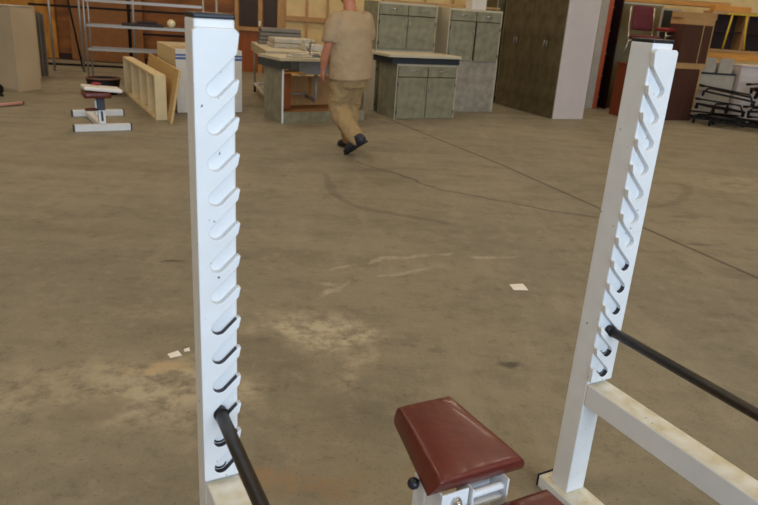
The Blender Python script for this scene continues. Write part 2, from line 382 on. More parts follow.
# ------------------------------------------------------------------ squat rack
TH = math.radians(61.35)
RZ = 90 - 61.35           # local x runs along the width of the rack, local -y towards the photographer
W, w_, HT, ZR = 1.249, .0759, 1.4735, .457
rack = thing('squat_rack', 'white steel squat rack with slotted uprights, seen from inside on the bare floor', 'squat rack', (-.3604, 1.2671, 0), RZ)
Z0, PIT, NS, RS, AL = 1.325 + .0165, .0702, 13, .0158, R(44)
def slot_plate(mirror):
    # outline in (u, z); u = 0 outer edge, w_ inner edge
    u0, u1, uc = -.006, w_ + .004, .033
    pts = [(u0, ZR + .012), (u0, 1.444), (u0 + .008, 1.450), (u1 - .008, 1.450), (u1, 1.442)]
    marks = [0] * len(pts)
    ex, ez = math.cos(AL), math.sin(AL); nx, nz = -math.sin(AL), math.cos(AL)
    for k in range(NS):
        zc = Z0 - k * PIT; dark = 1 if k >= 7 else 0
        x, z = uc + nx * RS, zc + nz * RS
        s1 = (u1 - x) / ex
        pts += [(u1 - .004, z + ez * (s1 - .004 / ex) + .002)]; marks += [0]
        pts += [(u1 - .012, z + ez * (s1 - .012 / ex))]; marks += [0]
        for j in range(13):
            a = AL + PI / 2 + PI * j / 12
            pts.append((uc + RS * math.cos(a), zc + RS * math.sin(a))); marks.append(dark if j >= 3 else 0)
        x, z = uc - nx * RS, zc - nz * RS; s2 = (u1 - x) / ex
        pts += [(u1 - .009, z + ez * (s2 - .009 / ex)), (u1 - .002, z + ez * (s2 - .004) - .002), (u1, z + ez * s2 - .008)]; marks += [0, 0, 0]
    pts += [(u1, ZR + .012)]; marks += [0]
    if mirror: pts = [(w_ - x, z) for x, z in pts]
    return pts, marks
for side in (0, 1):
    ox = 0 if side == 0 else W - w_
    up = B(0, w_, 0, w_, .045, HT - .008).build('upright', 'rack_paint', rack, .004, loc=(ox, 0, 0))
    pts, marks = slot_plate(side == 1)
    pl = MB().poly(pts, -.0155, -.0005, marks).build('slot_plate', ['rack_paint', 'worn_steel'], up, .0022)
    B(-.001, w_ + .001, -.001, w_ + .001, HT - .0085, HT + .001).build('end_cap', 'black_plastic', up, .003)
    rm = MB()
    for k in (11, 12):
        zc = Z0 - k * PIT; uc = .033 if side == 0 else w_ - .033
        vi = []; vo = []
        for j in range(20):
            a = 2 * PI * j / 20
            vi.append((uc + .0115 * math.cos(a), -.0004, zc + .0095 * math.sin(a))); vo.append((uc + .0150 * math.cos(a), -.0004, zc + .0150 * math.sin(a)))
        vi = [rm.bm.verts.new(p) for p in vi]; vo = [rm.bm.verts.new(p) for p in vo]
        for j in range(10, 20): rm.bm.faces.new((vi[j], vo[j], vo[(j + 1) % 20], vi[(j + 1) % 20]))
    o = rm.build('rub_mark', 'worn_steel', up); o['label'] = 'dark rings rubbed by the bar ends'
    # side rail and floor rail towards the photographer, short rear stub post
    rl = B(0, w_, -1.25, -.0005, ZR - .075, ZR).build('side_rail', ['white_paint', 'worn_paint'], rack, .004, loc=(ox, 0, 0))
    for p in rl.data.polygons:
        if p.normal.z > .9: p.material_index = 1
    x0 = -.006 if side == 0 else -.022
    fb = B(x0, x0 + .104, -1.34, w_ + .035, .0, .045).build('floor_rail', ['white_paint', 'worn_paint'], rack, .004, loc=(ox, 0, 0))
    for p in fb.data.polygons:
        if p.normal.z > .9: p.material_index = 1
    B(x0 - .002, x0 + .106, w_ + .035, w_ + .041, -.0 + .001, .048).build('end_cap', 'black_plastic', rack, .002, loc=(ox, 0, 0))
    rp = B(0, w_, -1.326, -1.2505, .045, .75).build('rear_post', 'white_paint', rack, .004, loc=(ox, 0, 0))
    B(-.02, w_ * .95, -1.2503, -1.238, .60, .6235).build('bar_rest', 'black_plastic', rp)
B(.098, W - .098, -1.33, -1.27, .0, .045).build('cross_tube', 'white_paint', rack, .004)
zb = Z0 - 10 * PIT - (RS - .0150)
for side in (0, 1):
    ux = .034 if side == 0 else W - .034
    t = thing('safety_bar', ('black steel safety bar resting in the slots of the left upright', 'black steel safety bar resting in the slots of the right upright')[side], 'safety bar', (-.3604, 1.2671, 0), RZ, 'safety bars of the rack')
    MB().tube([(ux, -.0012, zb), (ux - (.036 if side == 0 else 0), -1.236, zb)], .0145, 24).build('rod', 'black_steel', t)
    MB().tube([(ux, -.0165, zb), (ux, -.021, zb)], .0165, 24).build('collar', 'black_plastic', t)

# ------------------------------------------------------------------ weight bench inside the rack
def pad_mesh(wf, wb, ln, th, nx=18, ny=22, puff=.012):
    bm = bmesh.new(); bmesh.ops.create_cube(bm, size=2)
    bmesh.ops.subdivide_edges(bm, edges=bm.edges, cuts=11, use_grid_fill=True)
    for v in bm.verts:
        x, y, z = v.co
        hw = (wf + (wb - wf) * (y + 1) / 2) / 2
        ex = 1 - abs(x) ** 8; ey = 1 - abs(y) ** 8
        rr = max(abs(x), abs(y))
        zz = th / 2 * z
        if z > -.5:
            edge = max(0, (rr - .86) / .14)
            zz -= (edge ** 2) * th * .18 * (z + 1) / 2
        bulge = .006 * (1 - z * z)
        # round the plan corners slightly
        cx, cy = abs(x), abs(y)
        k = 1.0 - .03 * max(0, (cx + cy - 1.75) / .25)
        v.co = Vector((x * hw * k + math.copysign(bulge, x) * (abs(x) > .99), y * ln / 2 * k + math.copysign(bulge, y) * (abs(y) > .99), zz + puff * (1 - x * x) * (1 - y * y) * (z > .5)))
    for f in bm.faces: f.smooth = True
    m = MB(); m.bm.free(); m.bm = bm; return m
bench = thing('weight_bench', 'maroon padded weight bench with white frame standing inside the rack', 'weight bench', (.215, 1.42, 0), RZ)
def rotX(a): return Matrix.Rotation(a, 4, 'X')
def quad_pad(C4, zt, th, crown=.006, n=20, low=None):
    # C4: back-left, back-right, front-right, front-left corners in bench space
    bm = bmesh.new(); C4 = [Vector(c) for c in C4]; LW = [Vector(c) for c in (low or C4)]
    def P(u, v): return (C4[3] * (1 - u) + C4[2] * u) * (1 - v) + (C4[0] * (1 - u) + C4[1] * u) * v
    top = []
    cs = [0, .012, .03, .06, .10] + [.1 + .8 * k / n for k in range(1, n)] + [.9, .94, .97, .988, 1]
    m = len(cs)
    for j, v in enumerate(cs):
        row = []
        for i, u in enumerate(cs):
            p = P(u, v); e = min(u, 1 - u, v, 1 - v)
            dz = crown * (1 - (2 * u - 1) ** 4) * (1 - (2 * v - 1) ** 4) - .004 * max(0, 1 - e / .022) ** 2
            cr = min(u, 1 - u) + min(v, 1 - v)
            dz -= .002 * max(0, 1 - cr / .05)
            dz += .0005 * math.sin(u * 31 + v * 9) * max(0, 1 - e / .14)
            row.append(bm.verts.new((p.x, p.y, zt + dz)))
        top.append(row)
    for j in range(m - 1):
        for i in range(m - 1): bm.faces.new((top[j][i], top[j][i + 1], top[j + 1][i + 1], top[j + 1][i]))
    loop = [top[0][i] for i in range(m)] + [top[j][m - 1] for j in range(1, m)] + [top[m - 1][i] for i in range(m - 2, -1, -1)] + [top[j][0] for j in range(m - 2, 0, -1)]
    cen = sum(C4, Vector((0, 0))) / 4; prev = loop
    uv = [(u, 0) for u in cs] + [(1, v) for v in cs[1:]] + [(u, 1) for u in cs[-2::-1]] + [(0, v) for v in cs[-2:0:-1]]
    for f_, ins in ((.10, -.0015), (.25, -.003), (.5, -.004), (.8, -.002), (.96, .001), (1.0, .007)):
        cur = []
        for q, (u, v) in zip(loop, uv):
            dd = (Vector((q.co.x, q.co.y)) - cen).normalized()
            lo = (LW[3] * (1 - u) + LW[2] * u) * (1 - v) + (LW[0] * (1 - u) + LW[1] * u) * v
            x = q.co.x * (1 - f_) + lo.x * f_; y = q.co.y * (1 - f_) + lo.y * f_
            cur.append(bm.verts.new((x - dd.x * ins, y - dd.y * ins, zt - .004 - (th - .004) * f_)))
        k = len(loop)
        for i in range(k): bm.faces.new((prev[i], cur[i], cur[(i + 1) % k], prev[(i + 1) % k]))
        prev = cur
    bm.faces.new(list(reversed(prev)))
    for f in bm.faces: f.smooth = True
    mm = MB(); mm.bm.free(); mm.bm = bm; return mm
quad_pad([(-.058, .178), (.102, .174), (.118, -.130), (-.117, -.128)], .512, .054, low=[(-.068, .176), (.104, .172), (.140, -.110), (-.134, -.104)]).build('seat_pad', 'vinyl', bench)
quad_pad([(-.10, -.158), (.183, -.158), (.19, -1.15), (-.10, -1.15)], .425, .05).build('back_pad', 'vinyl', bench)
fm = MB()
fm.box(-.12, .12, -1.12, -1.06, 0, .05).box(-.20, .20, .03, .09, 0, .05)
fm.box(-.03, .03, -1.06, .03, 0, .05)
fm.build('base_frame', 'white_paint', bench, .004)
MB().box(-.105, -.06, -.06, .0, .0505, .445).box(.075, .115, -1.0, -.95, .05, .374).box(-.0, .045, -1.06, -1.0, .05, .374).build('post', 'white_paint', bench, .004)
MB().box(-.105, -.03, -.125, -.119, .33, .4655).box(-.105, -.099, -.1185, -.06, .33, .4655).build('gusset', 'white_paint', bench, .002)
br = MB().box(-.02, .075, -.075, -.069, .35, .465).box(-.026, -.0205, -.135, -.069, .35, .465).box(.0755, .081, -.135, -.069, .35, .465).box(-.02, .075, -.125, -.0755, .40, .412)
br.tube([(-.0205, -.115, .435), (.0755, -.115, .435)], .010)
br.build('bracket', 'white_paint', bench, .003)
MB().tube([(-.066, -.126, .440), (-.066, -.133, .440)], .014, 6).ball((-.066, -.135, .440), .010).build('bolt', 'chrome', bench, .001)
MB().tube([(-.1052, -.03, .438), (-.115, -.03, .438)], .005, 10).build('plunger_rod', 'chrome', bench)
MB().ball((-.124, -.03, .438), .015).build('knob', 'black_plastic', bench)
MB().box(.03, .06, -.99, -.136, .345, .37).build('slide_bar', 'white_paint', bench, .003)

# ------------------------------------------------------------------ paper scraps and crumbs on the floor
def scrap(x, y, a, sx, sy, lab):
    o = B(-sx, sx, -sy, sy, .0005, .0022).build('paper_scrap', 'paper', loc=(x, y, 0), rot=(0, 0, R(a)))
    for v in o.data.vertices:
        if v.co.x > 0 and v.co.y > 0: v.co.z += .006; v.co.x *= .85
    tag(o, lab, 'paper scrap')
scrap(.845, 3.72, 8, .045, .042, 'square white paper scrap alone on the floor left of the right upright')
scrap(-.875, 2.64, 35, .026, .02, 'larger of two white paper scraps left of the left upright')
scrap(-.835, 2.69, 20, .013, .012, 'smaller white paper scrap touching the larger one by left upright')

# ------------------------------------------------------------------ cabinets
def cabinet(name, label, cat, loc, rz, wd, dp, z0, z1, cols, drawer=.16, face='laminate', side='laminate', body='cream', group=None, handles=True, ajar=None, kick=0):
    t = thing(name, label, cat, (loc[0], loc[1], z0), rz, group); h = z1 - z0
    MB().box(0, .02, 0, dp, 0, h).box(wd - .02, wd, 0, dp, 0, h).build('side_panel', side, t, .002)
    MB().box(.0205, wd - .0205, .004, dp - .012, h - .02, h).box(.0205, wd - .0205, .02, dp - .012, kick, kick + .02).box(.0205, wd - .0205, dp - .0115, dp, 0, h).box(.0205, wd - .0205, .004, .02, h - .03, h - .0205).build('carcass', body, t)
    MB().box(-.0, .012, -.004, -.0005, 0, h).box(wd - .012, wd, -.004, -.0005, 0, h).build('edge_strip', 'cream', t)
    n = cols; g = .012; cw = (wd - .024 - g * (n + 1)) / n
    for i in range(n):
        x0 = .012 + g + i * (cw + g)
        top = h - .03
        if drawer:
            d = B(x0, x0 + cw, -.014, .003, h - .03 - drawer + g, top).build('drawer', face, t, .003)
            if handles: MB().tube([(x0 + cw * .36, -.022, h - .03 - drawer * .42), (x0 + cw * .64, -.022, h - .03 - drawer * .42)], .006, 8).box(x0 + cw * .36, x0 + cw * .37, -.022, -.014, h - .03 - drawer * .46, h - .03 - drawer * .4).box(x0 + cw * .63, x0 + cw * .64, -.022, -.014, h - .03 - drawer * .46, h - .03 - drawer * .4).build('handle', 'zinc', d)
            top = h - .03 - drawer
        m = B(0, cw, -.017, 0, kick + .012, top)
        dr = m.build('door', face, t, .003, loc=(x0, .003, 0))
        if handles:
            hx = cw - .03 if i % 2 == 0 else .03
            zc = min(top - .06, kick + .012 + (top - kick) * .72) if h < 1.4 else h * .5
            MB().tube([(hx, -.026, zc - .05), (hx, -.026, zc + .05)], .006, 8).box(hx - .004, hx + .004, -.024, -.017, zc - .05, zc - .04).box(hx - .004, hx + .004, -.024, -.017, zc + .04, zc + .05).build('handle', 'zinc', dr)
        hm = MB(); hx = 0 if i % 2 == 0 else cw
        for zz in (kick + .1, top - .1): hm.box(hx - .008, hx + .008, -.02, -.0172, zz - .025, zz + .025)
        hm.build('hinge', 'black_plastic', dr)
        if ajar == i:
            dr.location.x += cw; dr.rotation_euler = (0, 0, R(4))
            for vv in dr.data.vertices: vv.co.x -= cw
            for ch in dr.children: ch.location.x -= cw
    return t
# front base cabinet with its own countertop
cabinet('base_cabinet', 'green laminate base cabinet with two drawers and overhanging cream countertop', 'cabinet', (.08, 9.99), 28, 1.03, .56, 0, .79, 2)
ct = thing('countertop', 'cream countertop lying on the front green base cabinet', 'countertop', (.08, 9.99, .79), 28)
B(-.16, 1.05, -.05, .62, .09, .13).build('top_slab', 'cream', ct, .004)
o = B(-.10, 1.04, -.02, .59, .001, .0895).build('apron', 'dark_gap', ct); o['label'] = 'dark navy gap shade'  # not a real apron: dark block painted as the shade below the overhang
# stack behind it
cabinet('base_cabinet', 'cream sided base cabinet mostly hidden, lowest of the stack right of the man', 'cabinet', (-.26, 10.70), 28, 1.03, .50, 0, .93, 2, side='cream')
cabinet('base_cabinet', 'green double cabinet stacked on top behind the overhanging cream countertop', 'cabinet', (-.26, 10.70), 28, 1.03, .50, .931, 1.62, 2)
# stack right
t = thing('base_cabinet', 'speckled grey cabinet with plain unfinished front, under the green one with door ajar', 'cabinet', (.87, 11.18, 0), 24)
B(.02, .93, .0, .015, 0, .80).build('back_panel', 'laminate_grey', t, .002)
MB().box(0, .0195, 0, .5, 0, .80).box(.9305, .95, 0, .5, 0, .80).build('side_panel', 'cream', t, .002)
MB().box(.02, .93, .0155, .5, .78, .80).box(.02, .93, .0155, .5, .02, .04).build('carcass', 'cream', t)
cabinet('base_cabinet', 'green cabinet with right door ajar stacked on a speckled grey cabinet', 'cabinet', (.85, 11.17), 24, .96, .5, .801, 1.60, 2, side='cream', ajar=1)
t = tag(B(-.13, .13, -.1, .1, 0, .16).build('carton', 'white_box', bevel=.004, loc=(1.28, 11.50, 1.601), rot=(0, 0, R(24))), 'small white carton on top of the green cabinet with door ajar', 'carton')
tag(B(-.98, 1.2, -.05, .05, 0, .035).build('timber_plank', 'lumber_pale', bevel=.003, loc=(.66, 11.47, 1.6205), rot=(0, 0, R(28))), 'thin timber plank lying across the tops of the two green stacks', 'plank')
# tall dark cabinet
t = cabinet('tall_cabinet', 'tall dark olive wardrobe cabinet with four doors and pale lilac side', 'cabinet', (1.95, 12.76), -65, 1.74, .62, 0, 2.3, 4, drawer=0, face='laminate_dark', side='lilac_white')
cabinet('tall_cabinet', 'dark olive wardrobe cabinet behind the four door one, at its far left end', 'cabinet', (1.45, 13.55), -65, .85, .62, 0, 2.3, 2, drawer=0, face='laminate_dark', side='laminate_dark')
# sink unit
sk = thing('sink_unit', 'green sink base cabinet with open front and steel sink, left of the man', 'sink unit', (-1.41, 8.95, 0), 35)
B(0, .02, 0, .56, 0, .80).build('side_panel', 'laminate', sk, .002)
B(1.28, 1.30, 0, .56, 0, .80).build('side_panel', 'laminate', sk, .002)
B(-.001, .024, -.006, -.0005, 0, .80).build('edge_strip', 'white_paint', sk)
B(.0205, 1.2795, .0, .018, 0, .14).build('kick_board', 'laminate', sk, .002)
MB().box(.0205, 1.2795, .019, .54, .13, .15).build('bottom_shelf', 'board_brown', sk)
B(.0205, 1.2795, .545, .56, .0, .55).build('back_panel', 'stud', sk)
B(.05, .26, .25, .27, .151, .66).build('divider', 'brown_wood', sk)
MB().box(.0205, .35, .03, .22, .64, .655).build('loose_shelf', 'lumber', sk)
ts = MB().box(-.05, 1.33, -.04, .10, .801, .84).box(-.05, 1.33, .44, .64, .801, .84).box(-.05, .30, .1005, .4395, .801, .84).box(.98, 1.33, .1005, .4395, .801, .84)
ts.build('worktop', 'cream', sk, .003)
ap = MB().box(-.055, -.045, -.05, .64, .70, .8005).box(-.045, .10, -.05, -.042, .70, .8005); o = ap.build('apron', 'dark_green', sk); o['label'] = 'dark green edging'
bs = MB().box(.30, .98, .1, .44, .62, .624).box(.30, .304, .1, .44, .6245, .842).box(.976, .98, .1, .44, .6245, .842).box(.3045, .9755, .1, .104, .6245, .842).box(.3045, .9755, .436, .44, .6245, .842)
bs.box(.285, .30, .085, .455, .8405, .846).box(.98, .995, .085, .455, .8405, .846).box(.30, .98, .085, .1, .8425, .846).box(.30, .98, .44, .455, .8405, .846)
bs.build('basin', 'steel_sink', sk, .0015)
MB().tube([(.65, .27, .62), (.65, .27, .30), (.65, .30, .25), (.65, .34, .24), (.65, .40, .27), (.65, .53, .27)], .022, 12).build('drain_pipe', 'pvc', sk)
MB().tube([(.30, .45, .32), (.627, .45, .32)], .014).build('supply_pipe', 'pvc', sk)
fa = MB().tube([(.66, .50, .841), (.66, .50, .88)], .030, 14).tube([(.66, .50, .87), (.66, .49, .98), (.66, .44, 1.03), (.66, .34, 1.01)], .015, 10).tube([(.66, .50, .88), (.57, .53, 1.02)], .011, 8).tube([(.52, .50, .847), (.80, .50, .847)], .02, 10)
fa.build('faucet', 'chrome', sk)
# things lying on the sink worktop
def bundle(name, lab, cat, loc, rz, sx, sy, sz, m='bundle', layers=3, tilt=0):
    t = thing(name, lab, cat, loc, rz)
    for i in range(layers):
        z0 = sz * i / layers
        q = B(-sx / 2 + .01 * i, sx / 2 - .012 * i, -sy / 2 + random.uniform(0, .02), sy / 2, z0 + .001, z0 + sz / layers * .94).build('folded_layer', m, t, min(.012, sz / layers * .3))
        q.rotation_euler.z = R(random.uniform(-3, 3))
    return t
tag(MB().box(-.18, .18, -.07, .07, 0, .025).box(-.12, .14, -.04, .05, .0255, .05).build('wrapped_parcel', 'bundle', bevel=.01, loc=(-1.23, 9.22, .8405), rot=(0, 0, R(50))), 'small flat grey wrapped parcel on the left end of the sink worktop', 'parcel')
# rolling cart behind, piled with grey bundles
ca = thing('rolling_cart', 'white rolling cart standing behind the left end of the sink worktop', 'cart', (-1.84, 10.12, 0), 17)
MB().box(0, .95, 0, 2.1, .79, .84).build('top', 'cream', ca, .008)
MB().box(0, .03, 0, 2.1, .70, .7895).box(.92, .95, 0, 2.1, .70, .7895).build('rim', 'cream', ca, .003)
MB().box(.04, .07, .04, 2.06, .12, .16).box(.88, .91, .04, 2.06, .12, .16).box(.0705, .8795, .04, .08, .12, .16).box(.0705, .8795, 2.02, 2.06, .12, .16).build('lower_frame', 'white_paint', ca, .003)
for x in (.055, .895):
    for y in (.06, 2.04):
        lg = MB().tube([(x, y, .161), (x, y, .789)], .018, 10).build('leg', 'zinc', ca)
        MB().tube([(x - .018, y, .0605), (x + .018, y, .0605)], .06, 18).box(x - .025, x + .025, y - .02, y + .02, .1, .1195).build('caster', 'black_plastic', ca, whole=True)
bundle('folded_tarpaulin', 'flat grey folded tarpaulins stacked at the far end of the rolling cart', 'tarpaulin', (-1.92, 11.85, .8405), 17, .72, .45, .26, 'grey_sheet', 4)
bundle('wrapped_bundle', 'pale plastic wrapped bundle lying across the middle of the rolling cart', 'bundle', (-1.62, 11.15, .8405), 25, .66, .5, .15, 'bundle', 2)
bundle('wrapped_bundle', 'low grey wrapped bundle on the near right of the rolling cart', 'bundle', (-1.22, 10.75, .8405), 17, .34, .30, .10, 'bundle', 1)

# ------------------------------------------------------------------ tall things right of the tall cabinet
t = thing('tall_bookcase', 'tall bookcase with grey side, red-orange edge and dark open inside', 'bookcase', (3.70, 13.0, 0), 10)
B(0, .14, 0, .4, 0, 2.25).build('side_panel', 'grey_box', t, .003)
B(.1405, .23, .0, .4, 0, 2.25).build('front_edge', 'red_orange', t, .003)
MB().box(.2305, .42, .36, .4, 0, 2.25).box(.40, .42, .0, .3595, 0, 2.25).build('inner_panel', 'wine', t)
m_ = MB()
for z in (.2, .6, 1.0, 1.4, 1.8): m_.box(.232, .26, .02, .03, z, z + .014)
m_.build('shelf_pin', 'chrome', t)
t = cabinet('tall_cabinet', 'tall olive locker panel behind the maroon chair', 'cabinet', (4.16, 13.35), 3, .80, .45, 0, 1.93, 1, drawer=0, face='olive', side='olive', handles=False)
t = thing('low_cabinet', 'low red-brown cabinet under the maroon chair', 'cabinet', (4.14, 11.92, 0), 20)
MB().box(0, .02, 0, .5, 0, .88).box(.66, .68, 0, .5, 0, .88).build('side_panel', 'red_brown', t, .002)
MB().box(.0205, .6595, .02, .5, .02, .04).box(.0205, .6595, .48, .5, .0405, .88).build('carcass', 'red_brown', t)
d_ = B(.024, .656, .0, .0175, .03, .875).build('door', 'red_brown', t, .003); MB().ball((.55, -.012, .5), .014).build('knob', 'zinc', d_)
B(-.01, .69, -.015, .51, .881, .905).build('top_panel', 'red_brown', t, .003)
# chair with chrome frame
def chair(lab, loc, rz, back=True):
    t = thing('side_chair' if back else 'padded_stool', lab, 'chair' if back else 'stool', loc, rz)
    pad_mesh(.40, .40, .38, .07).xform(Matrix.Translation((0, 0, .43))).build('seat', 'seat_fabric', t)
    if back:
        pad_mesh(.40, .36, .40, .05).xform(Matrix.Translation((0, .2, .75)) @ rotX(R(80))).build('backrest', 'seat_fabric', t)
    for sx in (-1, 1):
        x = .225 * sx
        f = MB().tube([(x, -.19, .011), (x, -.17, .38), (x, .15, .38), (x, .22, .62), (x, .25, .92)] if back else [(x, -.19, .011), (x, -.18, .385), (x, .18, .385), (x, .19, .011)], .011, 10)
        if back: f.tube([(x * 1.1, .27, .011), (x, .13, .385)], .011, 10)
        f.build('leg_frame', 'chrome', t)
    MB().tube([(-.225, -.1, .38), (.225, -.1, .38)], .009, 8).tube([(-.225, .1, .38), (.225, .1, .38)], .009, 8).build('crossbar', 'chrome', t)
    return t
chair('maroon padded chair with chrome frame sitting on the low red-brown cabinet', (4.33, 12.27, .906), 12)
t = thing('padded_stool', 'small red padded stool with chrome legs, right of the maroon chair', 'stool', (4.685, 12.33, .906), 20)
pad_mesh(.24, .24, .30, .05).xform(Matrix.Translation((0, 0, .585))).build('seat', 'seat_red', t)
for sx in (-1, 1): MB().tube([(sx * .105, -.13, .011), (sx * .105, -.13, .552), (sx * .105, .13, .552), (sx * .105, .13, .011)], .009, 8).build('leg_frame', 'chrome', t)
MB().tube([(-.096, -.13, .49), (.096, -.13, .49)], .008, 8).build('crossbar', 'chrome', t)
t = thing('framed_board', 'dark green board in a pale frame standing behind the maroon chair', 'board', (4.74, 12.85, 0), 8)
MB().box(0, .03, 0, .03, 0, 1.85).box(.33, .36, 0, .03, 0, 1.85).box(.0305, .3295, 0, .03, 1.82, 1.85).box(.0305, .3295, 0, .03, 0, .03).build('frame', 'grey_box', t)
B(.0305, .3295, .012, .02, .0305, 1.8195).build('panel', 'dark_green', t)
# dark walnut cabinet with oak framed upper half
t = thing('low_cabinet', 'dark walnut cabinet with pale oak edge, under the oak framed hutch', 'cabinet', (4.86, 12.02, 0), 20)
MB().box(0, .52, .0, .38, 0, .88).build('body', 'walnut', t, .003)
B(.521, .56, .0, .38, 0, .88).build('side_panel', 'oak', t, .003)
t = thing('wall_hutch', 'oak framed hutch with dark walnut doors behind the right upright top', 'hutch', (4.86, 12.02, .881), 20)
MB().box(0, .63, .01, .36, 0, .10).box(0, .63, .01, .36, .72, .82).box(.40, .43, .01, .36, .1005, .7195).box(.60, .63, .01, .36, .1005, .7195).build('frame', 'oak', t, .003)
B(0, .02, .01, .36, .1005, .7195).build('side_panel', 'walnut', t)
for x0, x1 in ((.0, .398), (.432, .598)): B(x0, x1, .0, .018, .102, .718).build('door', 'walnut', t, .003)
# desk unit behind
t = thing('computer_desk', 'light wood desk standing behind the white boxes at the far right', 'desk', (5.68, 12.95, 0), 4)
B(0, 1.9, 0, .7, 1.18, 1.22).build('desktop', 'lumber_pale', t, .004)
B(.02, 1.88, .02, .05, 1.04, 1.1795).build('apron', 'lumber', t, .003)
for x in (.02, 1.82):
    for y in (.06, .62): B(x, x + .06, y, y + .06, 0, 1.1795).build('leg', 'oak', t, .003)
t = thing('bookcase', 'dark wine bookcase with oak frame standing on the light wood desk', 'bookcase', (5.74, 13.08, 1.2205), 4)
MB().box(0, .06, 0, .35, 0, .66).box(.64, .70, 0, .35, 0, .66).box(1.4, 1.46, 0, .35, 0, .66).box(.0605, .6395, 0, .35, .60, .66).box(.7005, 1.3995, 0, .35, .60, .66).build('frame', 'oak', t, .003)
MB().box(.0605, .6395, .3, .33, 0, .5995).box(.7005, 1.3995, .3, .33, 0, .5995).box(.0605, .6395, .03, .2995, .3, .32).box(.7005, 1.3995, .03, .2995, .3, .32).build('inside_panel', 'wine', t)
t = thing('trestle', 'yellow metal trestle standing on the light wood desk', 'trestle', (6.28, 13.01, 1.2205), 4)
MB().box(-.32, .26, -.015, .02, .60, .635).build('top_rail', 'yellow', t, .003)
for a, b_ in ((-.22, -.27), (.05, .13)):
    MB().tube([(b_, -.005, .012), (a, .0, .60)], .018, 8).build('leg', 'yellow', t)
# lumber on top
for (loc, rz, ln, wd, th, m, lab) in (((5.20, 13.50, 1.94), 2, 2.0, .16, .07, 'lumber', 'orange timber board on top of the locker and bookcase, nearer one'),
                                      ((5.24, 13.72, 1.94), 1, 2.1, .16, .10, 'lumber_pale', 'pale timber board behind the orange board up on the locker'),):
    tag(B(-ln / 2, ln / 2, -wd / 2, wd / 2, 0, th).build('timber_board', m, bevel=.004, loc=loc, rot=(0, 0, R(rz))), lab, 'board')
tag(B(-.38, .38, -.12, .12, 0, .10).build('timber_board', 'lumber_pale', bevel=.004, loc=(5.12, 12.34, 1.702), rot=(0, 0, R(20))), 'short thick pale timber board lying on the oak framed hutch', 'board')
tag(MB().box(-.28, .40, -.10, .10, 0, .09).build('timber_board', 'lumber', bevel=.004, loc=(6.06, 13.25, 1.882), rot=(0, 0, R(4))), 'short orange timber board lying on top of the wine bookcase', 'board')
# white boxes
t = thing('storage_bin', 'white storage bin with open cartons on it, right of the walnut cabinet', 'bin', (5.46, 12.42, 0), 6)
B(0, .66, 0, .42, 0, .80).build('body', 'grey_box', t, .006)
B(-.01, .67, -.01, .43, .801, .83).build('lid', 'dark_gap', t, .004)
for i, (x, lab) in enumerate(((5.50, 'grey open carton on the white storage bin, left of two'), (5.80, 'grey open carton on the white storage bin, right of two'))):
    t = thing('carton', lab, 'carton', (x, 12.5, .8305), 6)
    MB().box(0, .26, 0, .01, 0, .16).box(0, .26, .25, .26, 0, .16).box(0, .01, .0105, .2495, 0, .16).box(.25, .26, .0105, .2495, 0, .16).box(.0105, .2495, .0105, .2495, 0, .008).build('body', 'grey_box', t)
    MB().box(.005, .255, .0, .006, .161, .25).build('flap', 'grey_box', t)
t = thing('white_cabinet', 'white low cabinet at the far right edge behind the black dollies', 'cabinet', (6.16, 12.40, 0), 6)
B(0, .9, 0, .45, 0, .97).build('body', 'lilac_white', t, .004)
B(.02, .44, -.014, -.0005, .04, .84).build('door', 'lilac_white', t, .003); B(.46, .88, -.014, -.0005, .04, .84).build('door', 'lilac_white', t, .003); B(-.01, .91, -.02, .46, .9705, .995).build('top_panel', 'lilac_white', t, .003)

# ------------------------------------------------------------------ pile of black dollies
def dolly():
    t = thing('equipment_dolly', 'x', 'dolly', (0, 0, 0), 0)
    MB().box(-.42, .42, -.19, -.145, .070, .105).box(-.42, .42, .145, .19, .070, .105).box(-.42, -.375, -.1445, .1445, .070, .105).box(.375, .42, -.1445, .1445, .070, .105).box(-.02, .02, -.1445, .1445, .072, .10).box(-.24, -.20, -.1445, .1445, .072, .10).box(.20, .24, -.1445, .1445, .072, .10).build('frame', 'dolly', t, .004)
    MB().tube([(-.38, -.16, .106), (-.34, -.14, .150), (.34, .14, .150), (.38, .16, .106)], .016, 8).build('folded_bar', 'dolly', t)
    MB().tube([(.36, -.16, .106), (.30, -.13, .185), (-.42, .13, .170)], .014, 8).tube([(-.42, .13, .170), (-.50, .16, .168)], .022, 8).build('handle', 'dolly', t)
    for x in (-.40, .40):
        for y in (-.167, .167):
            q = MB().tube([(x - .014, y, .030), (x + .014, y, .030)], .030, 14).build('wheel', 'dolly', t)
            MB().tube([(x - .016, y, .030), (x + .016, y, .030)], .012, 10).build('hub', 'zinc', q, whole=True)
            MB().box(x - .022, x - .017, y - .015, y + .015, .02, .0695).box(x + .017, x + .022, y - .015, y + .015, .02, .0695).box(x - .022, x + .022, y - .015, y + .015, .062, .0695).build('fork', 'dolly', t)
    return t
d0 = dolly()
